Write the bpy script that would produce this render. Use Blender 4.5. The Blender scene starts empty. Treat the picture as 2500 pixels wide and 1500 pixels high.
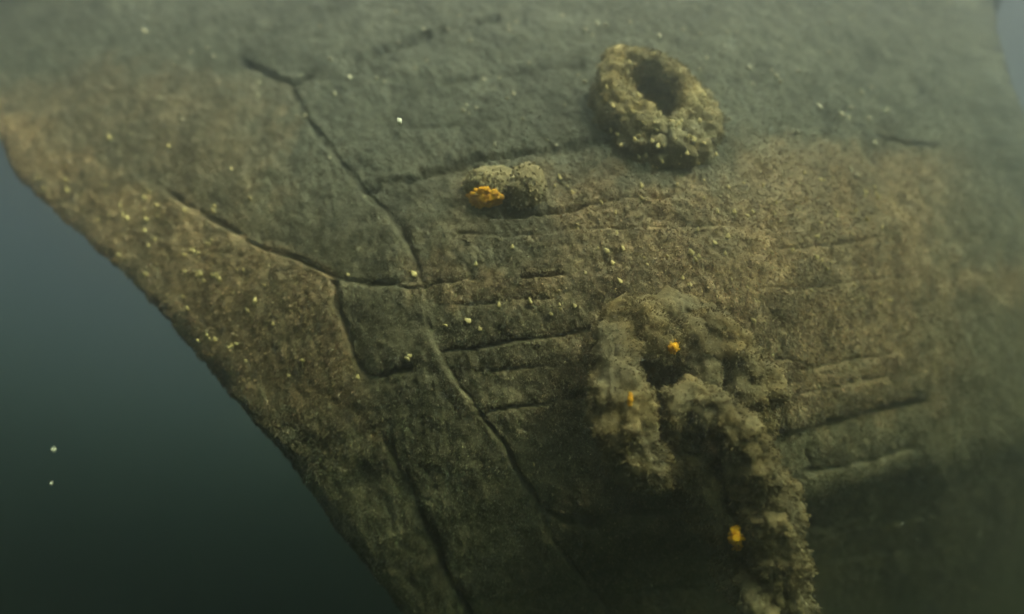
import bpy, math
import numpy as np
from mathutils import Vector, Matrix

rng = np.random.default_rng(7)
scene = bpy.context.scene
R = math.radians

# ------------------------------------------------------------------ camera
F = 1650.0                    # focal length in pixels of the 2500 px wide frame
cam_d = bpy.data.cameras.new('camera')
cam_d.sensor_width = 36.0
cam_d.lens = 36.0 * F / 2500.0
cam_d.clip_end = 500.0
cam_d.clip_start = 0.05
cam_d.dof.use_dof = True
cam_d.dof.focus_distance = 2.5
cam_d.dof.aperture_fstop = 0.42
cam = bpy.data.objects.new('camera', cam_d)
scene.collection.objects.link(cam)
cam.location = (0, 0, 0)
PITCH = 27.0                  # the diver looks up at the bow
cam.rotation_euler = (R(90 + PITCH), 0, 0)
scene.camera = cam

# ------------------------------------------------------------------ light
SUN = (Matrix.Rotation(R(PITCH), 3, 'X') @ Vector((0.42, -0.46, 0.78))).normalized()      # towards the sun
world = bpy.data.worlds.new("World")
scene.world = world
world.use_nodes = True
nt = world.node_tree
bg = nt.nodes['Background']
sky = nt.nodes.new('ShaderNodeTexSky')
sky.sky_type = 'NISHITA'
sky.sun_disc = False
sky.sun_elevation = math.asin(SUN.z)
sky.sun_rotation = math.atan2(SUN.x, SUN.y)
sky.dust_density = 9.0
sky.air_density = 0.15
sky.ozone_density = 0.0
nt.links.new(sky.outputs[0], bg.inputs[0])
bg.inputs[1].default_value = 0.15
sun_d = bpy.data.lights.new('sun', 'SUN')
sun_d.energy = 2.1
sun_d.angle = R(4)
sun_d.color = (1.0, 0.78, 0.66)
sun = bpy.data.objects.new('sun', sun_d)
scene.collection.objects.link(sun)
sun.rotation_euler = (-SUN).to_track_quat('-Z', 'Y').to_euler()
sun.location = (3, -3, 8)

scene.view_settings.view_transform = 'Standard'
scene.view_settings.look = 'None'
scene.view_settings.exposure = 2.42
scene.view_settings.gamma = 1.0
scene.cycles.volume_bounces = 3
scene.cycles.max_bounces = 6

# ------------------------------------------------------------------ helpers
K = 2500.0 / 2473.0           # the photograph was measured on a slightly reduced copy


def link(o, parent=None):
    scene.collection.objects.link(o)
    if parent is not None:
        o.parent = parent
    return o


def tag(o, label=None, cat=None, group=None, kind=None):
    if label: o['label'] = label
    if cat: o['category'] = cat
    if group: o['group'] = group
    if kind: o['kind'] = kind
    return o


def mesh_np(name, verts, faces_flat, face_sizes, mat, smooth=True, cols=None, parent=None):
    me = bpy.data.meshes.new(name)
    nv, nl, nf = len(verts), len(faces_flat), len(face_sizes)
    me.vertices.add(nv); me.loops.add(nl); me.polygons.add(nf)
    me.vertices.foreach_set('co', np.ascontiguousarray(verts, dtype=np.float32).ravel())
    me.loops.foreach_set('vertex_index', np.ascontiguousarray(faces_flat, dtype=np.int32))
    starts = np.concatenate([[0], np.cumsum(face_sizes)[:-1]]).astype(np.int32)
    me.polygons.foreach_set('loop_start', starts)
    me.polygons.foreach_set('use_smooth', np.full(nf, smooth, dtype=bool))
    me.update(calc_edges=True)
    if cols is not None:
        a = me.attributes.new('tint', 'FLOAT_COLOR', 'POINT')
        c = np.ones((nv, 4), dtype=np.float32); c[:, :3] = cols
        a.data.foreach_set('color', c.ravel())
    me.materials.append(mat)
    o = bpy.data.objects.new(name, me)
    link(o, parent)
    return o


def hash3(ix, iy, iz, seed):
    h = (ix.astype(np.int64) * 374761393 + iy.astype(np.int64) * 668265263 + iz.astype(np.int64) * 2147483647 + seed * 974634541) & 0xffffffff
    h = ((h ^ (h >> 13)) * 1274126177) & 0xffffffff
    h = ((h ^ (h >> 16)) * 2246822519) & 0xffffffff
    h = h ^ (h >> 15)
    return (h & 0xffffff).astype(np.float64) / 0xffffff


def vnoise(p, seed=0):
    i = np.floor(p).astype(np.int64); f = p - i
    f = f * f * f * (f * (f * 6 - 15) + 10)
    r = 0
    for dx in (0, 1):
        wx = f[..., 0] if dx else 1 - f[..., 0]
        for dy in (0, 1):
            wy = f[..., 1] if dy else 1 - f[..., 1]
            for dz in (0, 1):
                wz = f[..., 2] if dz else 1 - f[..., 2]
                r = r + wx * wy * wz * hash3(i[..., 0] + dx, i[..., 1] + dy, i[..., 2] + dz, seed)
    return r * 2 - 1


def fbm(p, freq, octv=3, seed=0, gain=0.5):
    s = 0; a = 1.0; n = 0
    for k in range(octv):
        s = s + a * vnoise(p * freq * (2.03 ** k) + 17.3 * k, seed + k)
        n += a; a *= gain
    return s / n


def sstep(a, b, x):
    t = np.clip((x - a) / (b - a), 0, 1)
    return t * t * (3 - 2 * t)


def at(u, v, d):
    """point seen at photograph pixel (u, v) at distance d in front of the camera"""
    u = np.asarray(u, float); v = np.asarray(v, float); d = np.asarray(d, float)
    return np.stack([(u - 1250) / F * d, d + 0 * u, (750 - v) / F * d], -1)


def unit(a):
    return a / np.maximum(np.linalg.norm(a, axis=-1, keepdims=True), 1e-9)


def catmull(pts, n=12):
    p = np.array(pts, float); out = []
    q = np.vstack([2 * p[0] - p[1], p, 2 * p[-1] - p[-2]])
    for i in range(len(p) - 1):
        a, b, c, d = q[i:i + 4]
        for t in np.linspace(0, 1, n, endpoint=False):
            out.append(0.5 * (2 * b + (c - a) * t + (2 * a - 5 * b + 4 * c - d) * t * t + (3 * b - a - 3 * c + d) * t ** 3))
    out.append(p[-1])
    return np.array(out)


# ------------------------------------------------------------------ materials
def new_mat(name):
    m = bpy.data.materials.new(name); m.use_nodes = True
    b = m.node_tree.nodes['Principled BSDF']
    b.inputs['Roughness'].default_value = 0.92
    b.inputs['Specular IOR Level'].default_value = 0.12
    return m, m.node_tree, b


def growth_material(name, gain=1.0, bump=0.5, scale=60.0, emph=0.35):
    """colour carried by the growth itself (tint), mottled by two noises; fine bump"""
    m, t, b = new_mat(name)
    at_ = t.nodes.new('ShaderNodeAttribute'); at_.attribute_name = 'tint'
    tc = t.nodes.new('ShaderNodeTexCoord')
    n1 = t.nodes.new('ShaderNodeTexNoise'); n1.inputs['Scale'].default_value = scale; n1.inputs['Detail'].default_value = 4
    n2 = t.nodes.new('ShaderNodeTexNoise'); n2.inputs['Scale'].default_value = 7; n2.inputs['Detail'].default_value = 3
    for n in (n1, n2): t.links.new(tc.outputs['Object'], n.inputs['Vector'])
    r1 = t.nodes.new('ShaderNodeMapRange'); r1.inputs[1].default_value = 0.3; r1.inputs[2].default_value = 0.7
    r1.inputs[3].default_value = (1 - emph) * gain; r1.inputs[4].default_value = (1 + emph) * gain
    t.links.new(n1.outputs['Fac'], r1.inputs[0])
    r2 = t.nodes.new('ShaderNodeMapRange'); r2.inputs[1].default_value = 0.3; r2.inputs[2].default_value = 0.7
    r2.inputs[3].default_value = 0.82; r2.inputs[4].default_value = 1.18
    t.links.new(n2.outputs['Fac'], r2.inputs[0])
    mm = t.nodes.new('ShaderNodeMath'); mm.operation = 'MULTIPLY'
    t.links.new(r1.outputs[0], mm.inputs[0]); t.links.new(r2.outputs[0], mm.inputs[1])
    vm = t.nodes.new('ShaderNodeVectorMath'); vm.operation = 'SCALE'
    t.links.new(at_.outputs['Color'], vm.inputs[0]); t.links.new(mm.outputs[0], vm.inputs['Scale'])
    t.links.new(vm.outputs[0], b.inputs['Base Color'])
    bp = t.nodes.new('ShaderNodeBump'); bp.inputs['Strength'].default_value = bump; bp.inputs['Distance'].default_value = 0.01
    t.links.new(n1.outputs['Fac'], bp.inputs['Height']); t.links.new(bp.outputs[0], b.inputs['Normal'])
    return m


def plain_material(name, c1, c2, scale, rough=0.8, spec=0.2):
    m, t, b = new_mat(name)
    tc = t.nodes.new('ShaderNodeTexCoord')
    n1 = t.nodes.new('ShaderNodeTexNoise'); n1.inputs['Scale'].default_value = scale; n1.inputs['Detail'].default_value = 4
    t.links.new(tc.outputs['Object'], n1.inputs['Vector'])
    cr = t.nodes.new('ShaderNodeValToRGB')
    cr.color_ramp.elements[0].position = 0.35; cr.color_ramp.elements[0].color = (*c1, 1)
    cr.color_ramp.elements[1].position = 0.65; cr.color_ramp.elements[1].color = (*c2, 1)
    t.links.new(n1.outputs['Fac'], cr.inputs[0]); t.links.new(cr.outputs[0], b.inputs['Base Color'])
    b.inputs['Roughness'].default_value = rough; b.inputs['Specular IOR Level'].default_value = spec
    return m


M_hull = growth_material('silted_timber', 1.0, 0.8, 75, 0.5)
M_turf = growth_material('hydroid_turf', 1.0, 0.1, 40, 0.25)
_t = M_turf.node_tree; _b = _t.nodes['Principled BSDF']           # thin fronds let some light through
_tr = _t.nodes.new('ShaderNodeBsdfTranslucent'); _mx = _t.nodes.new('ShaderNodeMixShader'); _mx.inputs[0].default_value = 0.4
_t.links.new(_b.inputs['Base Color'].links[0].from_socket, _tr.inputs['Color'])
_t.links.new(_b.outputs[0], _mx.inputs[1]); _t.links.new(_tr.outputs[0], _mx.inputs[2])
_t.links.new(_mx.outputs[0], _t.nodes['Material Output'].inputs['Surface'])
M_iron = growth_material('encrusted_iron', 1.0, 0.7, 45, 0.35)
M_shell = plain_material('shell', (0.30, 0.25, 0.11), (0.52, 0.44, 0.21), 40, 0.5, 0.4)
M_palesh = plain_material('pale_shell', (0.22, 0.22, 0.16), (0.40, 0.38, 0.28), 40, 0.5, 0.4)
M_sponge = plain_material('orange_sponge', (0.50, 0.21, 0.008), (0.72, 0.40, 0.015), 45, 0.8, 0.2)
M_silt = plain_material('silt', (0.08, 0.085, 0.06), (0.14, 0.13, 0.09), 3, 0.95, 0.1)
M_fleck = plain_material('organic_fleck', (0.6, 0.62, 0.58), (0.8, 0.8, 0.75), 60, 0.7, 0.2)

BROWN = np.array([0.188, 0.139, 0.086])
OLIVE = np.array([0.104, 0.093, 0.064])
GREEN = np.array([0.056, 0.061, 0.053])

# ------------------------------------------------------------------ hull form
edge_pts = catmull([(-900, -700), (-330, 20), (-120, 215), (0, 338), (45, 425), (110, 497), (205, 575), (300, 655), (380, 745),
                    (455, 825), (545, 930), (625, 1022), (700, 1110), (765, 1208), (845, 1318), (935, 1430),
                    (1010, 1515), (1200, 1720), (1600, 2100), (2000, 2500)])
edgeR_pts = catmull([(2440, -700), (2425, -100), (2432, 40), (2452, 150), (2500, 280), (2600, 450), (2850, 800), (3100, 1150),
                     (3300, 1600), (3300, 2500)])


def edge(v): return np.interp(v, edge_pts[:, 1], edge_pts[:, 0])
def edgeR(v): return np.interp(v, edgeR_pts[:, 1], edgeR_pts[:, 0])


def chine(u):                        # the line below which the bow hollows in
    return np.interp(u, [1000, 1300, 1500, 1650, 2000, 2300, 3300], [1750, 1480, 1345, 1285, 1225, 1140, 830])


def depth(u, v):
    du = u - 1600; dv = v - 800
    d = 2.6 + np.where(du > 0, 1.6e-6, 0.30e-6) * du ** 2
    d = d + np.where(dv < 0, 1.75e-6, 0.45e-6) * dv ** 2
    d = d + 5e-7 * np.clip(-du, 0, None) * np.clip(-dv, 0, None) * 0.4
    below = np.clip(v - chine(u) + 60, 0, None)
    d = d + (0.0010 + 0.0015 * sstep(1400, 2100, u)) * below * sstep(0, 120, below)
    return d


W = 70.0                  # stem rounding
WR, RR = 120.0, 0.25
rows = np.concatenate([np.linspace(-130, -60, 10, endpoint=False), np.linspace(-60, 1560, 400, endpoint=False), np.linspace(1560, 2400, 36)])
nfront = 540
phi = np.linspace(90, 0, 40, endpoint=False)
phiR = np.linspace(0, 90, 12)[1:]
backL = np.array([7, 5, 3.5, 2.2, 1.3, 0.7, 0.35, 0.15])
V = rows[:, None]
RS = np.interp(V, [200, 600, 1000], [0.05, 0.08, 0.13])
E = edge(V); ER = edgeR(V)
base_cols, uv_u = [], []
Pe = at(E, V, depth(E + W, V) + RS)
for L in backL:
    base_cols.append(Pe + np.array([0.78, 0.72, -0.30]) * L); uv_u.append(E - 5)
for a in phi:
    t = math.sin(R(a)); u = E + W * (1 - t)
    base_cols.append(at(u, V, depth(E + W, V) + RS * (1 - math.cos(R(a))))); uv_u.append(u)
for a in np.linspace(0, 1, nfront):
    u = (E + W) + a * (ER - WR - E - W)
    base_cols.append(at(u, V, depth(u, V))); uv_u.append(u)
for a in phiR:
    t = math.sin(R(a)); u = ER - WR * (1 - t)
    base_cols.append(at(u, V, depth(ER - WR, V) + RR * (1 - math.cos(R(a))))); uv_u.append(u)
Pr = base_cols[-1]
for L in backL[::-1]:
    base_cols.append(Pr + np.array([0.28, 0.92, -0.29]) * L); uv_u.append(ER + 5)
B = np.concatenate([c.reshape(len(rows), 1, 3) for c in base_cols], 1)
U = np.concatenate([c.reshape(len(rows), 1) for c in uv_u], 1)
VV = np.repeat(V, U.shape[1], 1)
UPW = np.array([0, math.sin(R(PITCH)), math.cos(R(PITCH))])      # true vertical in the diver's frame
over = np.clip(B @ UPW - 4.42, 0, None)                           # the bow is cut off level at its deck edge
B = B - over[..., None] * UPW
du_ = np.gradient(B, axis=1); dv_ = np.gradient(B, axis=0)
N = unit(np.cross(du_, dv_))
N[np.sum(N * B, -1) > 0] *= 1
# outward must point to the camera on the front
front = slice(len(backL) + len(phi), len(backL) + len(phi) + nfront)
if np.mean(N[100:300, front, 1]) > 0: N = -N


# seams between planks and timbers, in photograph pixels: (points, half width, depth in metres)
def S(pts, hw, dp, wob=1.0): return (catmull([(x * K, y * K) for x, y in pts], 8), hw, dp, wob)


SEAMS = [
    S([(400, 462), (480, 510), (560, 555), (620, 588), (690, 613), (770, 648), (805, 664), (870, 675), (960, 680)], 15, 0.035),
    S([(700, 210), (745, 290), (790, 350), (830, 400), (880, 460), (930, 510), (970, 560), (1000, 620)], 18, 0.027),
    S([(1000, 620), (1020, 700), (1032, 780), (1058, 850), (1100, 920), (1130, 960), (1160, 1000)], 11, 0.022),
    S([(1155, 1000), (1180, 1030), (1220, 1080), (1250, 1140), (1280, 1190), (1312, 1243)], 12, 0.07),
    S([(1312, 1243), (1335, 1300), (1370, 1355), (1440, 1440), (1500, 1520)], 11, 0.03),
    S([(803, 680), (814, 740), (833, 790), (850, 850), (878, 905)], 13, 0.17, 0.5),
    S([(878, 907), (905, 910), (940, 900), (990, 886)], 12, 0.10, 0.5),
    S([(1060, 850), (1150, 840), (1240, 825), (1340, 810), (1420, 795)], 9, 0.045),
    S([(938, 1075), (960, 1130), (990, 1190), (1012, 1250), (1040, 1310), (1070, 1380), (1110, 1450), (1150, 1530)], 13, 0.17, 0.5),
    S([(900, 458), (950, 440), (1010, 425), (1080, 405), (1200, 375), (1400, 345), (1480, 330)], 12, 0.028),
    S([(960, 690), (1000, 696), (1060, 682), (1140, 668)], 9, 0.03),
    S([(1255, 662), (1300, 660), (1352, 655)], 9, 0.05),
    S([(1150, 1002), (1230, 985), (1330, 970), (1440, 955)], 8, 0.032),
    S([(1305, 1240), (1380, 1252), (1430, 1258), (1500, 1245), (1640, 1238), (1850, 1215)], 13, 0.08),
    S([(1850, 1055), (1950, 1040), (2040, 1020), (2130, 995), (2240, 968)], 13, 0.16),
    S([(1935, 1165), (2000, 1140), (2060, 1130), (2150, 1105), (2210, 1088)], 9, 0.06),
    S([(1930, 893), (2050, 872), (2170, 855)], 7, 0.022),
    S([(860, 150), (910, 130), (980, 105), (1080, 70), (1200, 40)], 15, 0.045),
    S([(590, 145), (650, 175), (700, 195), (750, 185)], 15, 0.045),
    S([(1180, 512), (1260, 512), (1340, 505), (1450, 480), (1620, 462)], 10, 0.035),
    S([(1420, 545), (1600, 548), (1790, 545)], 8, 0.012),
    S([(2120, 330), (2200, 340), (2270, 352)], 10, 0.03),
    S([(1390, 1370), (1550, 1362), (1700, 1340), (1990, 1290), (2250, 1225)], 9, 0.03),
    S([(1450, 1445), (1650, 1425), (1900, 1395), (2200, 1330)], 9, 0.03),
    S([(1850, 880), (1900, 872), (1960, 880)], 7, 0.02),
    S([(1880, 600), (2020, 590), (2140, 570)], 7, 0.016),
    S([(1060, 735), (1180, 728), (1330, 715)], 7, 0.02),
    S([(1180, 900), (1290, 890), (1400, 880)], 7, 0.02),
    S([(1880, 1240), (2050, 1205), (2230, 1165)], 8, 0.03),
    S([(1900, 1330), (2080, 1290), (2260, 1240)], 8, 0.03),
    S([(1400, 1160), (1480, 1150), (1560, 1155)], 7, 0.02),
    S([(1860, 960), (1990, 940), (2150, 910)], 7, 0.02),
    S([(1830, 700), (2000, 690), (2180, 665)], 7, 0.014),
    S([(1100, 560), (1250, 560), (1400, 545)], 7, 0.014),
    S([(980, 310), (1100, 300), (1220, 290)], 8, 0.014),
    S([(1970, 1100), (1976, 1125), (1982, 1142)], 13, 0.14, 0.5),
    S([(1962, 1142), (1985, 1140), (2005, 1138)], 11, 0.14, 0.5),
    S([(1935, 1168), (1958, 1162)], 10, 0.12, 0.5),
    S([(980, 1195), (1010, 1203), (1050, 1208)], 6, 0.03),
    S([(1060, 200), (1250, 175), (1400, 160)], 12, 0.018),
]


def seg_dist(px, py, poly):
    best = np.full(px.shape, 1e9)
    for (x0, y0), (x1, y1) in zip(poly[:-1], poly[1:]):
        dx, dy = x1 - x0, y1 - y0
        t = np.clip(((px - x0) * dx + (py - y0) * dy) / (dx * dx + dy * dy + 1e-9), 0, 1)
        best = np.minimum(best, np.hypot(px - x0 - t * dx, py - y0 - t * dy))
    return best


wobx = fbm(B, 7.0, 4, 50, 0.6) * 10; woby = fbm(B, 7.0, 4, 60, 0.6) * 10
seam_mask = np.zeros(U.shape)
groove = np.zeros(U.shape)
wid = 0.72 + 0.5 * fbm(B, 12.0, 2, 70)
brk = 0.45 + 0.75 * sstep(-0.3, 0.1, fbm(B, 7.0, 3, 75))
for poly, hw, dp, wob in SEAMS:
    x0, y0 = poly.min(0) - 60; x1, y1 = poly.max(0) + 60
    sel = (U > x0) & (U < x1) & (VV > y0) & (VV < y1)
    dd = seg_dist(U[sel] + wob * wobx[sel], VV[sel] + wob * woby[sel], poly)
    g = 1 - sstep(0.25, 1.0, dd / (hw * wid[sel]))
    soft = 1 - sstep(0.0, 1.0, dd / (hw * 3.5))
    groove[sel] = np.maximum(groove[sel], (g + 0.10 * soft) * dp * (np.maximum(brk[sel], 0.85) if dp >= 0.07 else brk[sel]))
    seam_mask[sel] = np.maximum(seam_mask[sel], g * (1.0 if dp >= 0.07 else np.clip(brk[sel], 0, 1)))


def ell(cx, cy, a, b, rot=0):
    x = U - cx * K; y = VV - cy * K
    c, s = math.cos(R(rot)), math.sin(R(rot))
    return np.hypot((x * c + y * s) / a, (-x * s + y * c) / b)


# broken-out gaps in the planking and the two hawse holes
jit = 1 + 0.35 * fbm(B, 14.0, 2, 90)
gaps = [(1400, 1256, 44, 15, 4, 0.16), (1422, 1266, 22, 16, 10, 0.16),
        (1650, 885, 52, 70, 10, 0.5), (1564, 240, 66, 88, 10, 0.4), (1232, 502, 26, 14, 0, 0.09)]
hole = np.zeros(U.shape)
for cx, cy, a, b, rot, dp in gaps:
    m = 1 - sstep(0.75, 1.15, ell(cx, cy, a, b, rot) * jit)
    hole = np.maximum(hole, m * dp)

# proud / sunk timbers
left_of_B = np.interp(VV, np.array([210, 290, 400, 510, 620, 700, 850, 1000, 1140, 1245, 1355, 1520]) * K,
                      np.array([700, 745, 830, 930, 1000, 1020, 1058, 1157, 1250, 1312, 1370, 1500]) * K) - U
low_A = VV - np.interp(U, np.array([-300, 0, 200, 400, 560, 690, 805, 960]) * K, np.array([150, 260, 350, 462, 555, 613, 664, 682]) * K)
left_C = np.interp(VV, np.array([660, 740, 850, 905, 1075, 1190, 1310, 1450, 1530]) * K,
                   np.array([800, 814, 850, 878, 938, 990, 1040, 1110, 1150]) * K) - U
stem = sstep(-6, 6, low_A) * sstep(-6, 6, left_C) * (U < 1200)
sunk = sstep(-6, 6, left_of_B) * sstep(-6, 6, -low_A) * sstep(150, 420, VV)
disp = -groove - hole
disp += -0.02 * sunk * sstep(330, 480, U) * (1 - sstep(0, 150, -low_A))
upper_lip = sstep(-4, 4, VV - np.interp(U, np.array([900, 1010, 1200, 1400, 1500]) * K, np.array([452, 425, 375, 345, 330]) * K))
disp += -0.018 * upper_lip * (1 - sstep(300, 520, np.abs(VV - 620))) * sstep(-4, 4, -left_of_B) * sstep(1540, 1380, U)
strake = sstep(-5, 5, VV - np.interp(U, [1840 * K, 2040 * K, 2240 * K], [1058 * K, 1020 * K, 968 * K])) * (U > 1840 * K) * sstep(2290 * K, 2130 * K, U)
disp += -0.03 * strake
turf_amt = np.clip(fbm(B, 3.0, 3, 5) * 0.5 + 0.5, 0, 1)

# brown growth: thick on the stem band and on the right of the bow
nz = fbm(B, 2.6, 4, 20) * 170 + fbm(B, 13.0, 3, 24, 0.7) * 190
stem_soft = sstep(-30, 30, low_A + 0.25 * nz) * sstep(-12, 12, left_C) * (U < 1200)
brown = np.maximum(stem_soft * sstep(1150, 930, VV + nz * 0.7),
                   sstep(1000, 1650, U + 0.9 * nz) * sstep(330, 560, VV + 0.35 * (U - 1400) * (U < 1900) * 0 + nz * 0.5) * sstep(1090, 960, VV + nz * 0.5) * sstep(2420, 2180, U + nz * 0.4))
brown = np.maximum(brown, 0.75 * sstep(330, 420, VV) * (1 - sstep(500, 560, VV)) * sstep(1760, 1820, U) * sstep(2420, 2200, U))
brown = np.maximum(brown, 0.8 * sstep(620, 660, VV + nz * .3) * (1 - sstep(700, 760, VV + nz * .3)) * sstep(960, 1000, U + nz * .3))
brown = np.maximum(brown, 0.4 * sstep(760, 560, U + nz) * sstep(130, 260, VV + nz * .4) * sstep(620, 520, VV))
brown *= 0.62 + 0.38 * sstep(-0.35, 0.15, fbm(B, 8.0, 2, 33))
brown = np.clip(brown, 0, 1)

rough_amt = 0.7 + 0.3 * brown
vert = B * np.array([1.0, 1.0, 0.45])          # growth hangs in vertical streaks
disp += 0.022 * fbm(B, 2.2, 3, 1) + (0.012 * fbm(B, 10.0, 2, 2) + rough_amt * (0.012 * fbm(vert, 36.0, 2, 3) + 0.010 * fbm(vert, 80.0, 2, 4))) * (1 - 0.5 * seam_mask)
disp[:, :len(backL)] *= 0.4; disp[:, -len(backL):] *= 0.4
P = B + N * disp[..., None]
pl = fbm(B, 0.9, 2, 41)[..., None]
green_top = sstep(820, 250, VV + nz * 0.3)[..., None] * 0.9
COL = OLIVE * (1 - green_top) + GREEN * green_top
COL = COL * (1 + 0.3 * sstep(850, 1150, VV)[..., None])        # barer grey-brown timber low on the bow
COL = COL * (1 - brown[..., None]) + BROWN * brown[..., None]
spk = fbm(B, 45.0, 2, 8)[..., None]
mott = fbm(vert, 20.0, 3, 88, 0.6)[..., None] + 0.5 * fbm(vert, 6.0, 3, 89, 0.6)[..., None]
COL = COL * np.clip(0.92 + 0.25 * pl + 0.35 * spk + 0.45 * mott, 0.3, 2)

nr, nc = U.shape
idx = np.arange(nr * nc).reshape(nr, nc)
q = np.stack([idx[:-1, :-1], idx[1:, :-1], idx[1:, 1:], idx[:-1, 1:]], -1).reshape(-1, 4)

ship = bpy.data.objects.new('shipwreck', None)
link(ship)
ship.location = Vector(P[300, 300])
tag(ship, 'sunken wooden ship bow covered in brown growth with cracked plank seams', 'shipwreck')
bpy.context.view_layer.update()


def child(o, root):
    o.parent = root
    o.matrix_parent_inverse = root.matrix_basis.inverted()
    return o


c_stem = np.argmin(np.abs(U - (E + W)), axis=1)
hull = mesh_np('hull_planking', P.reshape(-1, 3), q.ravel(), np.full(len(q), 4), M_hull, True, COL.reshape(-1, 3))
child(hull, ship)
# the rail along the top of the bow, and the deck behind it
top = P[0]
back = np.array([0.2, 0.95, 0.0])
prof = [(0, 0.0), (-0.02, 0.01), (-0.02, 0.06), (0.3, 0.07), (0.3, -0.1)]
tv = []
Ntop = N[0].copy(); Ntop[:, 2] = 0; Ntop = unit(Ntop)
for o_, h_ in prof:
    tv.append(top - Ntop * o_ + np.array([0, 0, h_]))
tv = np.stack(tv, 0)
ti = np.arange(tv.shape[0] * tv.shape[1]).reshape(tv.shape[:2])
tq = np.stack([ti[:-1, :-1], ti[:-1, 1:], ti[1:, 1:], ti[1:, :-1]], -1).reshape(-1, 4)
rail = mesh_np('rail', tv.reshape(-1, 3), tq.ravel(), np.full(len(tq), 4), M_hull, True, np.tile(GREEN, (tv.shape[0] * tv.shape[1], 1)))
child(rail, ship)
din = top - Ntop * 0.28 + np.array([0, 0, -0.08])
half = nc // 2
dk = np.vstack([din]); dfaces = list(range(nc))
deck = mesh_np('deck', dk, np.array(dfaces), np.array([nc]), M_hull, False, np.tile(OLIVE, (nc, 1)))
child(deck, ship)

# screen lookup on the finished hull
PU = 1250 + P[..., 0] / P[..., 1] * F
PV = 750 - P[..., 2] / P[..., 1] * F
j0, j1 = len(backL), nc - len(backL)


def on_hull(x, y):
    """hull point and outward normal at photograph position (x, y)"""
    x *= K; y *= K
    d2 = (PU[:, j0:j1] - x) ** 2 + (PV[:, j0:j1] - y) ** 2
    i, j = np.unravel_index(np.argmin(d2), d2.shape)
    return P[i, j + j0].copy(), N[i, j + j0].copy()


# ------------------------------------------------------------------ turf of hydroids and algae (uncountable)
def tufts(pos, nrm, length, width, cols, down=0.7, spread=0.5):
    n = len(pos)
    d = unit(nrm * 0.45 + np.array([0, 0, -1.0]) * down + rng.normal(0, spread, (n, 3)))
    side = unit(np.cross(d, rng.normal(0, 1, (n, 3))))
    l = length[:, None]; w = width[:, None]
    bend = np.array([0, 0, -1.0]) * 0.35 * l
    b0 = pos - side * w * 0.5 - nrm * 0.004; b1 = pos + side * w * 0.5 - nrm * 0.004
    m0 = pos + d * l * 0.55 - side * w * 0.6; m1 = pos + d * l * 0.55 + side * w * 0.6
    t0 = pos + d * l + bend * 0.6
    v = np.stack([b0, b1, m1, m0, t0], 1).reshape(-1, 3)
    k = np.arange(n)[:, None] * 5
    f = np.concatenate([k + np.array([[0, 1, 2, 3]]), k + np.array([[3, 2, 4]])], 1).ravel()
    return v, f, np.tile([4, 3], n), np.repeat(cols, 5, 0)


def sample_hull(n, keep):
    i = rng.uniform(0, nr - 1.001, n); j = rng.uniform(j0, j1 - 1.001, n)
    ii = i.astype(int); jj = j.astype(int); fi = (i - ii); fj = (j - jj)
    def lerp(A):
        if A.ndim == 3: a, b = fi[:, None], fj[:, None]
        else: a, b = fi, fj
        return (A[ii, jj] * (1 - a) + A[ii + 1, jj] * a) * (1 - b) + (A[ii, jj + 1] * (1 - a) + A[ii + 1, jj + 1] * a) * b
    ok = keep(lerp, n)
    i, j, ii, jj, fi, fj = (a[ok] for a in (i, j, ii, jj, fi, fj))
    def lerp2(A):
        if A.ndim == 3: a, b = fi[:, None], fj[:, None]
        else: a, b = fi, fj
        return (A[ii, jj] * (1 - a) + A[ii + 1, jj] * a) * (1 - b) + (A[ii, jj + 1] * (1 - a) + A[ii + 1, jj + 1] * a) * b
    return lerp2, len(i)


dens = np.clip(0.7 + 0.3 * brown, 0, 1) * (1 - np.clip(seam_mask * 1.6, 0, 1)) * (hole < 0.02)
dens *= 0.5 + sstep(-0.3, 0.3, fbm(B, 7.0, 2, 77)) * 0.5
lp, n = sample_hull(720000, lambda lf, n: (rng.uniform(0, 1, n) < lf(dens)) & (lf(VV) > -80) & (lf(VV) < 1620))
tp, tn, tb = lp(P), unit(lp(N)), lp(brown)
tl = rng.uniform(0.006, 0.017, n) * (0.75 + 0.35 * tb)
tw = rng.uniform(0.003, 0.006, n)
tc_ = lp(COL) * (0.55 + rng.gamma(2.0, 0.36, (n, 1))) * rng.normal(1, 0.06, (n, 3))
v, f, fs, c = tufts(tp, tn, tl, tw, np.clip(tc_, 0.01, 0.6))
turf = mesh_np('algae_turf', v, f, fs, M_turf, False, c)
tag(turf, 'short brown and olive fuzzy growth covering the hull timbers', 'algae', kind='stuff')


# ------------------------------------------------------------------ lumpy encrusted forms
def grid_faces(a, b, wrap_a=True, wrap_b=True):
    i = np.arange(a if wrap_a else a - 1)[:, None]; j = np.arange(b if wrap_b else b - 1)[None, :]
    i2 = (i + 1) % a; j2 = (j + 1) % b
    return np.stack([i * b + j, i2 * b + j, i2 * b + j2, i * b + j2], -1).reshape(-1, 4)


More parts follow.
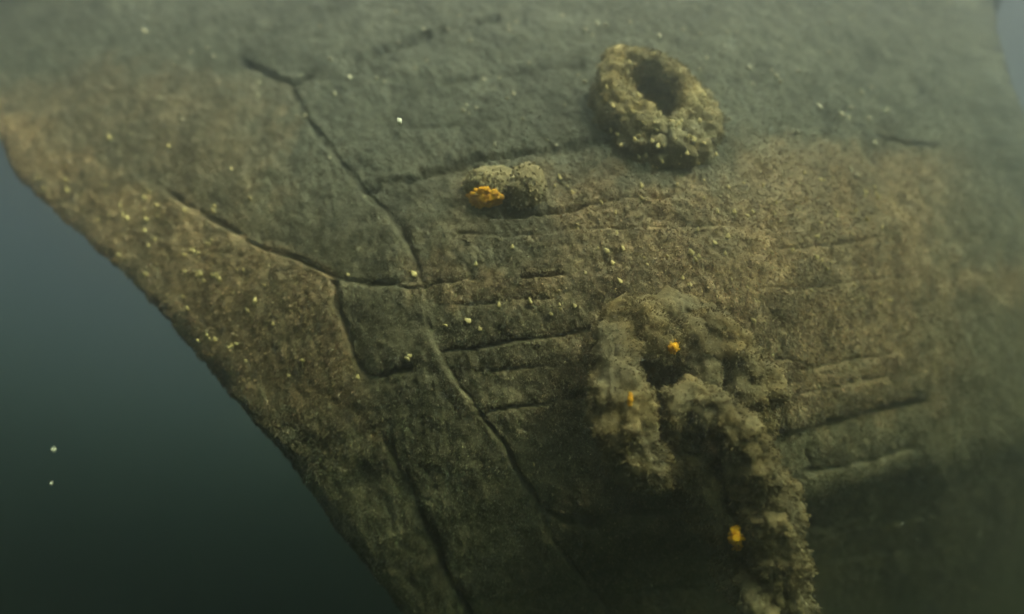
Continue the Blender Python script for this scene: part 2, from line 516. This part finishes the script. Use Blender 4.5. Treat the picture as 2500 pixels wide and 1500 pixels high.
def encrusted(path, rad, nb, closed, colour, lump=0.35, seed=0, squash=None, tuft_n=0, flip=False, tl=(0.005, 0.014)):
    """tube along a path, thick with mussels and hydroids; returns arrays"""
    p = np.array(path, float); n = len(p)
    if closed: tan = np.roll(p, -1, 0) - np.roll(p, 1, 0)
    else: tan = np.gradient(p, axis=0)
    tan = unit(tan)
    ref = np.array([0.13, -0.97, 0.2])
    e1 = unit(np.cross(tan, ref)); e2 = np.cross(tan, e1)
    a = np.linspace(0, 2 * np.pi, nb, endpoint=False)
    dirs = e1[:, None] * np.cos(a)[None, :, None] + e2[:, None] * np.sin(a)[None, :, None]
    r = np.asarray(rad, float)
    if r.ndim == 0: r = np.full(n, float(r))
    base = p[:, None] + dirs * r[:, None, None]
    nz = lump * (0.6 * fbm(base, 7.0, 2, seed) + 0.9 * (np.abs(vnoise(base * 13.0, seed + 5)) * 1.3 - 0.40) + 0.5 * (np.abs(vnoise(base * 30.0, seed + 7)) * 1.25 - 0.38) + 0.25 * fbm(base, 70.0, 2, seed + 9))
    pts = base + dirs * (r[:, None, None] * nz[..., None])
    fc = grid_faces(n, nb, closed, True)
    vv = pts.reshape(-1, 3)
    faces = [fc]; flat = fc.ravel(); sizes = np.full(len(fc), 4)
    if not closed:
        capA = np.arange(nb)[::-1]; capB = np.arange(nb) + (n - 1) * nb
        flat = np.concatenate([flat, capA, capB]); sizes = np.concatenate([sizes, [nb, nb]])
    cl = colour * np.clip(1 + 0.25 * nz.reshape(-1, 1) / max(lump, 0.01) + 0.55 * fbm(vv, 18.0, 3, seed + 31)[:, None], 0.35, 2) * rng.normal(1, 0.05, (len(vv), 1))
    cl = cl * (1 + fbm(vv, 9.0, 2, seed + 41)[:, None] * np.array([0.12, 0.0, -0.25]))
    if tuft_n:
        k = rng.integers(0, len(vv), tuft_n)
        tpos = vv[k] + rng.normal(0, 0.004, (tuft_n, 3)); tnr = dirs.reshape(-1, 3)[k]
        tv_, tf_, ts_, tc2 = tufts(tpos, tnr, rng.uniform(*tl, tuft_n), rng.uniform(0.0025, 0.0045, tuft_n),
                                   np.clip(cl[k] * (0.7 + rng.gamma(2.0, 0.2, (tuft_n, 1))), 0.01, .6), 0.4, 0.6)
        flat = np.concatenate([flat, tf_ + len(vv)]); sizes = np.concatenate([sizes, ts_])
        vv = np.vstack([vv, tv_]); cl = np.vstack([cl, tc2])
    return vv, flat, sizes, np.clip(cl, 0.01, 0.7)


CHAIN_C = np.array([0.126, 0.098, 0.056])


def px(d): return d / F * K


def collar(x, y, rx, ry, tube, out, rot, seed, name, lump=0.3, tn=5000, skew=(0, 0), colour=CHAIN_C):
    """iron hawse collar standing proud of the planking"""
    pts, nm = on_hull(x - rx - tube, y)
    pts2, nm2 = on_hull(x + rx + tube, y)
    d = 0.5 * (pts[1] + pts2[1])
    s = px(d)
    a = np.linspace(0, 2 * np.pi, 180, endpoint=False)
    c, sn = math.cos(R(rot)), math.sin(R(rot))
    ex = rx * np.cos(a); ey = ry * np.sin(a)
    X = ex * c - ey * sn; Y = ex * sn + ey * c
    cen = at(x * K, y * K, d)
    X = X * (1 + 0.10 * np.sin(2 * a + 1.0) + 0.06 * np.sin(3 * a + 2)); Y = Y * (1 + 0.08 * np.sin(2 * a + 0.3) + 0.05 * np.sin(5 * a))
    path = cen + np.stack([X * s, -out + (X * skew[0] + Y * skew[1]) * s, -Y * s], -1)
    tr = tube * s * (1 + 0.22 * np.sin(a - 0.9))
    v, f, fs, c = encrusted(path, tr, 64, True, colour, lump, seed, tuft_n=tn)
    o = mesh_np(name, v, f, fs, M_iron, True, c)
    return child(o, ship)


# upper hawse collar: two courses, the wide flange on the planking and the lip
flange = collar(1586, 274, 88, 120, 50, 0.02, -18, 11, 'hawse_collar', 0.34, 14000, (0.0, -0.75), colour=np.array([0.135, 0.115, 0.068]))
lip = collar(1560, 248, 78, 108, 31, 0.13, -15, 13, 'hawse_lip', 0.42, 12000, (0.05, -0.55), colour=np.array([0.165, 0.138, 0.075]))
# lower hawse collar, mostly hidden by the chain
collar(1640, 880, 118, 122, 52, 0.03, 10, 17, 'hawse_collar', 0.35, 4000)

# bolt head: a swollen iron boss
def blob(name, x, y, rx, ry, out, seed, colour, mat, tn=1500, lump=0.3, nu=64, nv=32, parent=ship, rzk=1.0, d=None):
    if d is None:
        p, nm = on_hull(x, y); d = p[1]
    s = px(d)
    th = np.linspace(0.04, np.pi - 0.04, nv)[:, None]; ph = np.linspace(0, 2 * np.pi, nu, endpoint=False)[None]
    dirs = np.stack([np.sin(th) * np.cos(ph), -np.cos(th) + 0 * ph, np.sin(th) * np.sin(ph)], -1)
    sc = np.array([rx * s, out, ry * s])
    cen = at(x * K, y * K, d)
    base = cen + dirs * sc
    nz = lump * (0.6 * fbm(base, 12.0, 2, seed) + 0.4 * fbm(base, 40.0, 2, seed + 3))
    pts = cen + dirs * sc * (1 + nz[..., None])
    fc = grid_faces(nv, nu, False, True)
    vv = pts.reshape(-1, 3)
    flat = np.concatenate([fc.ravel(), np.arange(nu)[::-1], np.arange(nu) + (nv - 1) * nu]); sizes = np.concatenate([np.full(len(fc), 4), [nu, nu]])
    cl = colour * (1 + 0.3 * nz.reshape(-1, 1)) * rng.normal(1, 0.05, (len(vv), 1))
    if tn:
        k = rng.integers(0, len(vv), tn)
        tv_, tf_, ts_, tc2 = tufts(vv[k], unit(dirs.reshape(-1, 3)[k]), rng.uniform(0.008, 0.02, tn), rng.uniform(0.004, 0.008, tn),
                                   np.clip(cl[k] * rng.uniform(0.65, 1.6, (tn, 1)), 0.01, .6), 0.4, 0.6)
        flat = np.concatenate([flat, tf_ + len(vv)]); sizes = np.concatenate([sizes, ts_])
        vv = np.vstack([vv, tv_]); cl = np.vstack([cl, tc2])
    return mesh_np(name, vv, flat, sizes, mat, True, np.clip(cl, 0.01, 0.9))


b1 = blob('bolt_head', 1193, 450, 72, 46, 0.11, 31, np.array([0.19, 0.16, 0.095]), M_iron, 900); child(b1, ship)
b2 = blob('bolt_head', 1272, 456, 50, 58, 0.12, 37, np.array([0.20, 0.165, 0.10]), M_iron, 900); child(b2, ship)

# ------------------------------------------------------------------ the anchor chain
chain = bpy.data.objects.new('anchor_chain', None); link(chain)
chain.location = Vector(at(1640 * K, 880 * K, 2.55))
tag(chain, 'thick encrusted anchor chain hanging from the lower hawse hole', 'chain')
bpy.context.view_layer.update()


LINKS = []


def resample(p, n):
    p = np.vstack([p, p[:1]]); L = np.concatenate([[0], np.cumsum(np.linalg.norm(np.diff(p, axis=0), axis=1))])
    t = np.linspace(0, L[-1], n, endpoint=False)
    return np.stack([np.interp(t, L, p[:, k]) for k in range(3)], 1)


def finish_link(path, rad, seed, tn, lump):
    v, f, fs, c = encrusted(path, rad, 64, True, CHAIN_C, lump, seed, tuft_n=tn)
    LINKS.append(v)
    return child(mesh_np('chain_link', v, f, fs, M_iron, True, c), chain)


def chain_link(p0, p1, d0, d1, half_w, tube, roll, seed, tn=22000, lump=0.45):
    """stadium link with its bar centreline running from pixel p0 to p1; roll turns it about its long axis (0 = seen face on)"""
    A = at(p0[0] * K, p0[1] * K, d0); Bp = at(p1[0] * K, p1[1] * K, d1)
    ax = unit(Bp - A); L = np.linalg.norm(Bp - A)
    sd = unit(np.cross(ax, np.array([0, -1.0, 0]))); up = np.cross(ax, sd)
    w = sd * math.cos(R(roll)) + up * math.sin(R(roll))
    s = px(0.5 * (d0 + d1)); hw = half_w * s
    pts = []
    for a in np.linspace(-90, 90, 30): pts.append(A + ax * (hw - hw * math.cos(R(a))) + w * hw * math.sin(R(a)))
    for a in np.linspace(90, -90, 30): pts.append(Bp - ax * (hw - hw * math.cos(R(a))) + w * hw * math.sin(R(a)))
    return finish_link(resample(np.array(pts), 200), tube * s, seed, tn, lump)


def shackle(pts, tube, seed, tn=32000, lump=0.45):
    """the first link, lying against the hawse hole: centreline as (x, y, depth, bar width)"""
    q = np.array(pts, float); q = np.vstack([q, q[:1]])
    c = catmull(q[:, :3], 10)[:-1]; w = catmull(q[:, [3]], 10)[:-1, 0]
    path = at(c[:, 0] * K, c[:, 1] * K, c[:, 2])
    return finish_link(path, w * px(2.4), seed, tn, lump)


shackle([(1500, 775, 2.46, 55), (1482, 850, 2.38, 56), (1492, 950, 2.30, 64), (1512, 1040, 2.26, 70), (1548, 1108, 2.26, 60), (1620, 1130, 2.34, 46),
         (1700, 1110, 2.42, 46), (1780, 1050, 2.42, 56), (1812, 960, 2.41, 62), (1786, 870, 2.42, 62), (1730, 808, 2.44, 56), (1672, 800, 2.48, 40),
         (1636, 842, 2.44, 34), (1592, 822, 2.43, 46), (1545, 782, 2.45, 54)], 55, 101)
chain_link((1660, 800), (1690, 1000), 2.50, 2.40, 42, 36, 78, 105, 9000)
chain_link((1662, 985), (1832, 1285), 2.29, 2.33, 76, 55, 38, 111)
chain_link((1798, 1175), (1856, 1465), 2.33, 2.36, 70, 54, 66, 121)
chain_link((1834, 1395), (1935, 1690), 2.34, 2.36, 76, 52, 110, 131, 8000)


# ------------------------------------------------------------------ orange sponges
def front_depth(x, y, clouds, r=14):
    best = 99.0
    for c in clouds:
        u = 1250 + c[:, 0] / c[:, 1] * F; v = 750 - c[:, 2] / c[:, 1] * F
        m = np.hypot(u - x * K, v - y * K) < r
        if m.any(): best = min(best, float(np.percentile(c[m, 1], 10)))
    return best


def mesh_points(o):
    c = np.empty(len(o.data.vertices) * 3, dtype=np.float32); o.data.vertices.foreach_get('co', c)
    return c.reshape(-1, 3).astype(float)


def sponge(x, y, rx, ry, clouds, seed, label, lobes=26):
    """crust of small rounded lobes spread over what it grows on"""
    verts, flat, sizes = [], [], []; off = 0
    g = np.random.default_rng(seed)
    for k in range(lobes):
        ang = g.uniform(0, 2 * np.pi); rad = math.sqrt(g.uniform(0, 1)) if k else 0
        ox, oy = math.cos(ang) * rad * rx, math.sin(ang) * rad * ry
        dd = front_depth(x + ox, y + oy, clouds)
        if dd > 90: continue
        s = px(dd)
        rr = g.uniform(0.20, 0.36) * (1.2 - 0.7 * rad)
        cen = at((x + ox) * K, (y + oy) * K, dd - 0.03 * (1 - rad) - 0.008)
        nu, nv = 16, 10
        th = np.linspace(0.08, np.pi - 0.08, nv)[:, None]; ph = np.linspace(0, 2 * np.pi, nu, endpoint=False)[None]
        dirs = np.stack([np.sin(th) * np.cos(ph), -np.cos(th) + 0 * ph, np.sin(th) * np.sin(ph)], -1)
        m = 0.5 * (rx + ry) * s * rr
        sc = np.array([m * g.uniform(.8, 1.5), m * 0.5, m * g.uniform(.7, 1.3)])
        base = cen + dirs * sc
        nz = 0.35 * fbm(base, 60.0, 2, seed) + 0.25 * fbm(base, 150.0, 2, seed + 3)
        pts = cen + dirs * sc * (1 + nz[..., None])
        fc = grid_faces(nv, nu, False, True) + off
        verts.append(pts.reshape(-1, 3))
        flat += [fc.ravel(), np.arange(nu)[::-1] + off, np.arange(nu) + (nv - 1) * nu + off]
        sizes += [np.full(len(fc), 4), [nu, nu]]
        off += nu * nv
    o = mesh_np('orange_sponge', np.vstack(verts), np.concatenate(flat), np.concatenate(sizes), M_sponge, True)
    return tag(o, label, 'sponge', 'bright orange sponges on the wreck')


bolt_pts = [mesh_points(b1), mesh_points(b2)]
sponge(1172, 478, 42, 25, bolt_pts, 201, 'largest bright orange sponge growing on the bolt head left of the upper hawse collar', 80)
sponge(1628, 838, 15, 17, LINKS, 211, 'small orange sponge at the top of the chain just above the dark hawse hole', 36)
sponge(1778, 1300, 19, 30, LINKS, 221, 'orange sponge low on the hanging chain in deep shade', 50)
sponge(1522, 965, 6, 22, LINKS, 231, 'thin dull orange streak of sponge on the left limb of the chain', 26)


# ------------------------------------------------------------------ mussels
def shell_mesh(name, mat):
    nu, nv = 16, 9
    vs = []; 
    for side in (1, -1):                       # two valves meeting along the gape
        for i in range(nv):
            t = i / (nv - 1)
            for j in range(nu):
                a = 2 * math.pi * j / nu
                x = math.cos(a); y = math.sin(a)
                wdt = (0.34 + 0.20 * x) * (1.0)
                k = math.cos(t * math.pi / 2)
                vs.append((x * 0.5 * k + 0.06 * (1 - k), y * wdt * k, side * (0.02 + 0.24 * math.sin(t * math.pi / 2) * (0.8 + 0.25 * x * k))))
    v = np.array(vs)
    fc = grid_faces(nv, nu, False, True)
    f1 = fc; f2 = fc[:, ::-1] + nu * nv
    capf = np.stack([np.arange(nu), (np.arange(nu) + 1) % nu, (np.arange(nu) + 1) % nu + nu * nv, np.arange(nu) + nu * nv], -1)
    allf = np.vstack([f1, f2, capf])
    o = mesh_np(name, v, allf.ravel(), np.full(len(allf), 4), mat, True)
    return o


proto_y = shell_mesh('mussel', M_shell)
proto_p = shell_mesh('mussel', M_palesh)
used = {}


def place_words(x, y, kind):
    """label and group of a shell from the thing it sits on and what it is near"""
    if kind == 'stem':
        w = 'at the hazy upper end of the stem' if y < 540 else ('half way down the brown stem' if y < 700 else 'on the stem beside the open water')
        return 'small yellowish mussel shell ' + w, 'mussels ' + w
    if kind == 'up':
        if x < 760: w = 'on the hazy planking above the stem, before the long crack'
        elif x < 1420: w = 'on dim planking between the long crack and the hawse collar'
        else: w = 'on the hazy planking beyond the upper hawse collar'
        return 'small pale mussel shell ' + w, 'pale mussels ' + w
    if x < 960: w = 'on the timber beside the long crack'
    elif x < 1420: w = 'on the planking between the bolt head and the cracks below it'
    elif x < 1780: w = 'on the brown growth between the hawse collar and the chain'
    else: w = 'on the brown growth beyond the chain'
    return 'small yellow mussel shell ' + w, 'yellow mussels ' + w


def mussel(x, y, size, pale, label, group, lift=0.008, depth_at=None):
    for k, t in (('stem', L_stem), ('up', L_up), ('mid', L_mid)):
        if label == t[0]: label, group = place_words(x, y, k); break
    proto = proto_p if pale else proto_y
    if id(proto) not in used: o = proto; used[id(proto)] = 1
    else: o = proto.copy(); scene.collection.objects.link(o)
    if depth_at is None:
        p, nm = on_hull(x, y)
        p = p + nm * lift
    else:
        p = at(x * K, y * K, depth_at)
    sz = size * px(p[1])
    o.location = Vector(p)
    o.scale = (sz, sz, sz)
    o.rotation_euler = (rng.uniform(-1, 1) + math.pi / 2, rng.uniform(-0.7, 0.7) + R(60), rng.uniform(-0.6, 0.6))
    tag(o, label, 'mussel', group)
    return o


L_stem = ('small yellowish mussel shell on the brown growth of the stem', 'mussels on the stem')
L_up = ('small pale mussel shell on the dim upper bow planking', 'mussels on the upper planking')
L_mid = ('small yellowish mussel shell on the planking below the hawse collar', 'mussels on the middle planking')
L_col = ('small yellow mussel shell on the upper hawse collar', 'mussels on the hawse collar')
for x, y, s in [(268, 335, 17), (350, 480, 20), (300, 522, 18), (310, 528, 14), (355, 662, 15), (450, 510, 14), (515, 512, 16), (520, 500, 11), (485, 660, 15),
                (530, 672, 21), (525, 665, 14), (590, 655, 12), (380, 500, 12), (455, 490, 12), (640, 690, 10), (520, 820, 12), (700, 905, 10), (480, 610, 10)]:
    mussel(x, y, s, False, *L_stem)
for x, y, s in [(350, 78, 15), (795, 385, 11), (1120, 268, 15), (1125, 258, 11), (1195, 352, 14), (1240, 230, 14), (1225, 240, 11), (910, 190, 12), (800, 145, 15),
                (1205, 190, 10), (880, 475, 11), (1345, 352, 10), (1320, 345, 10), (1870, 185, 15), (1882, 200, 14), (1862, 170, 11), (1815, 205, 14), (1925, 175, 11),
                (2030, 280, 17), (2048, 262, 13), (2140, 270, 13), (2095, 285, 12), (2100, 215, 11), (2050, 412, 15), (2065, 422, 13), (2280, 470, 13), (2110, 345, 14),
                (1650, 75, 10), (1460, 65, 14), (1440, 60, 13), (1415, 75, 12), (1245, 55, 11), (1080, 70, 10), (1780, 80, 10), (1755, 80, 10), (1430, 88, 10),
                (500, 120, 10), (520, 140, 11), (460, 130, 10), (420, 160, 11), (390, 240, 10), (375, 260, 10), (440, 290, 9), (930, 200, 9), (960, 105, 9),
                (1110, 40, 9), (1030, 150, 9), (680, 300, 9), (1690, 85, 9), (1920, 322, 15), (1760, 290, 12), (1975, 255, 14), (1978, 262, 13), (2000, 130, 9)]:
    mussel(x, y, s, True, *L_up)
for x, y, s in [(1000, 662, 19), (1150, 640, 13), (1280, 730, 19), (1205, 735, 14), (1130, 775, 19), (1075, 785, 14), (1160, 792, 13), (985, 868, 19), (990, 860, 12),
                (865, 908, 13), (1240, 598, 13), (605, 483, 15), (840, 663, 10), (560, 410, 11), (410, 355, 12), (1465, 607, 16), (1502, 603, 15), (1480, 636, 15),
                (1495, 680, 18), (1608, 700, 14), (1668, 610, 19), (1686, 620, 12), (1755, 570, 16), (1772, 515, 16), (1550, 450, 14), (1555, 400, 10), (1350, 428, 15),
                (1383, 466, 13), (1450, 490, 14), (1970, 620, 14), (1980, 630, 11), (1970, 574, 14), (1912, 605, 11), (2015, 510, 14), (2018, 522, 12), (2090, 530, 12),
                (1815, 775, 13), (1665, 690, 11), (1860, 610, 9), (1840, 450, 10), (1940, 420, 11), (1700, 480, 9), (1330, 760, 11), (1355, 745, 10), (1560, 640, 9),
                (1290, 1118, 11), (1640, 730, 9), (2060, 690, 10)]:
    mussel(x, y, s, False, *L_mid)
COLLARS = [mesh_points(flange), mesh_points(lip)]
for x, y, s, d in [(1540, 230, 15, 0), (1465, 210, 14, 0), (1480, 255, 14, 0), (1625, 295, 22, 0), (1645, 372, 16, 0), (1475, 315, 14, 0), (1490, 325, 12, 0),
                   (1500, 350, 13, 0), (1530, 395, 14, 0), (1590, 352, 15, 0), (1575, 340, 14, 0), (1660, 370, 14, 0), (1560, 375, 13, 0), (1690, 290, 13, 0),
                   (1600, 390, 12, 0), (1660, 330, 12, 0), (1640, 320, 12, 0), (1520, 150, 11, 0), (1700, 345, 12, 0), (1730, 372, 11, 0), (1580, 130, 10, 0)]:
    mussel(x, y, s, False, *L_col, depth_at=front_depth(x, y, COLLARS) - 0.004)

g = np.random.default_rng(5)
for k in range(24):                                   # a denser crust on the lower lip of the hawse collar
    mx, my = g.uniform(1490, 1710), g.uniform(290, 410)
    fd = front_depth(mx, my, COLLARS)
    if fd < 90: mussel(mx, my, g.uniform(8, 15), False, *L_col, depth_at=fd - 0.003)
for k in range(44):                                   # smaller ones scattered along the stem and over the right of the bow
    yy = g.uniform(430, 900); xx = edge(yy * K) / K + g.uniform(30, 330) * (1 - 0.3 * (yy - 430) / 470)
    if xx < 800: mussel(xx, yy, g.uniform(8, 16), False, *L_stem)
for k in range(60):
    mussel(g.uniform(1340, 2150), g.uniform(430, 760), g.uniform(7, 14), False, *L_mid)
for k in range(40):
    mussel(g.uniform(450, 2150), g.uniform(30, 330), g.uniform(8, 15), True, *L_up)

# ------------------------------------------------------------------ drifting flecks
for (x, y, s, d, lab) in [(130, 1086, 10, 2.0, 'white fleck drifting in the dark water left of the stem, the upper one'),
                          (124, 1168, 8, 2.1, 'white fleck drifting in the dark water left of the stem, the lower one'),
                          (965, 293, 13, 2.5, 'white fleck floating in front of the upper planking')]:
    g = np.random.default_rng(int(x))
    nu, nv = 12, 8
    th = np.linspace(0.1, np.pi - 0.1, nv)[:, None]; ph = np.linspace(0, 2 * np.pi, nu, endpoint=False)[None]
    dirs = np.stack([np.sin(th) * np.cos(ph), np.sin(th) * np.sin(ph), np.cos(th) + 0 * ph], -1)
    pts = dirs * (1 + 0.5 * fbm(dirs * 1.0 + x, 2.0, 2, 3)[..., None]) * np.array([1, 0.7, 1.15]) * s * 0.5 * px(d)
    fc = grid_faces(nv, nu, False, True)
    o = mesh_np('floating_fleck', pts.reshape(-1, 3), np.concatenate([fc.ravel(), np.arange(nu), np.arange(nu)[::-1] + (nv - 1) * nu]),
                np.concatenate([np.full(len(fc), 4), [nu, nu]]), M_fleck, True)
    o.location = Vector(at(x * K, y * K, d))
    tag(o, lab, 'fleck', 'flecks drifting in the water')

# the wreck was laid out along the diver's line of sight: tip it to the true vertical
TIP = Matrix.Rotation(R(PITCH), 4, 'X')
bpy.context.view_layer.update()
for o in list(scene.objects):
    if o.parent is None and o.type in ('MESH', 'EMPTY'):
        o.matrix_world = TIP @ o.matrix_world
bpy.context.view_layer.update()

# ------------------------------------------------------------------ seabed and water
gx = np.linspace(-28, 28, 120); gy = np.linspace(-18, 38, 120)
GX, GY = np.meshgrid(gx, gy)
g3 = np.stack([GX, GY, 0 * GX], -1)
g3[..., 2] = -2.5 + 0.35 * fbm(g3, 0.12, 3, 300) + 0.12 * fbm(g3, 0.9, 3, 310)
fc = grid_faces(120, 120, False, False)[:, ::-1]
sb = mesh_np('seabed', g3.reshape(-1, 3), fc.ravel(), np.full(len(fc), 4), M_silt, True)
tag(sb, kind='structure')

def high(o):
    c = np.empty(len(o.data.vertices) * 3, dtype=np.float32); o.data.vertices.foreach_get('co', c)
    m = np.array(o.matrix_world); return float((c.reshape(-1, 3) @ m[2, :3] + m[2, 3]).max())


top_z = max(high(hull), high(rail)) + 0.25
x0, x1, y0, y1, z0, z1 = -29, 29, -19, 39, -4.2, top_z
hv = np.array([(x, y, z) for z in (z0, z1) for y in (y0, y1) for x in (x0, x1)], float)
hf = np.array([(0, 2, 3, 1), (4, 5, 7, 6), (0, 1, 5, 4), (2, 6, 7, 3), (0, 4, 6, 2), (1, 3, 7, 5)])
mw = bpy.data.materials.new('sea_water_haze'); mw.use_nodes = True
wt = mw.node_tree
for n_ in list(wt.nodes):
    if n_.type == 'BSDF_PRINCIPLED': wt.nodes.remove(n_)
pv = wt.nodes.new('ShaderNodeVolumePrincipled')
pv.inputs['Color'].default_value = (0.285, 0.315, 0.37, 1)
pv.inputs['Absorption Color'].default_value = (0.032, 0.088, 0.004, 1)
pv.inputs['Density'].default_value = 0.285
pv.inputs['Anisotropy'].default_value = 0.89
wt.links.new(pv.outputs[0], wt.nodes['Material Output'].inputs['Volume'])
haze = mesh_np('haze', hv, hf.ravel(), np.full(6, 4), mw, False)
tag(haze, 'murky green sea water around the wreck', 'water', kind='stuff')
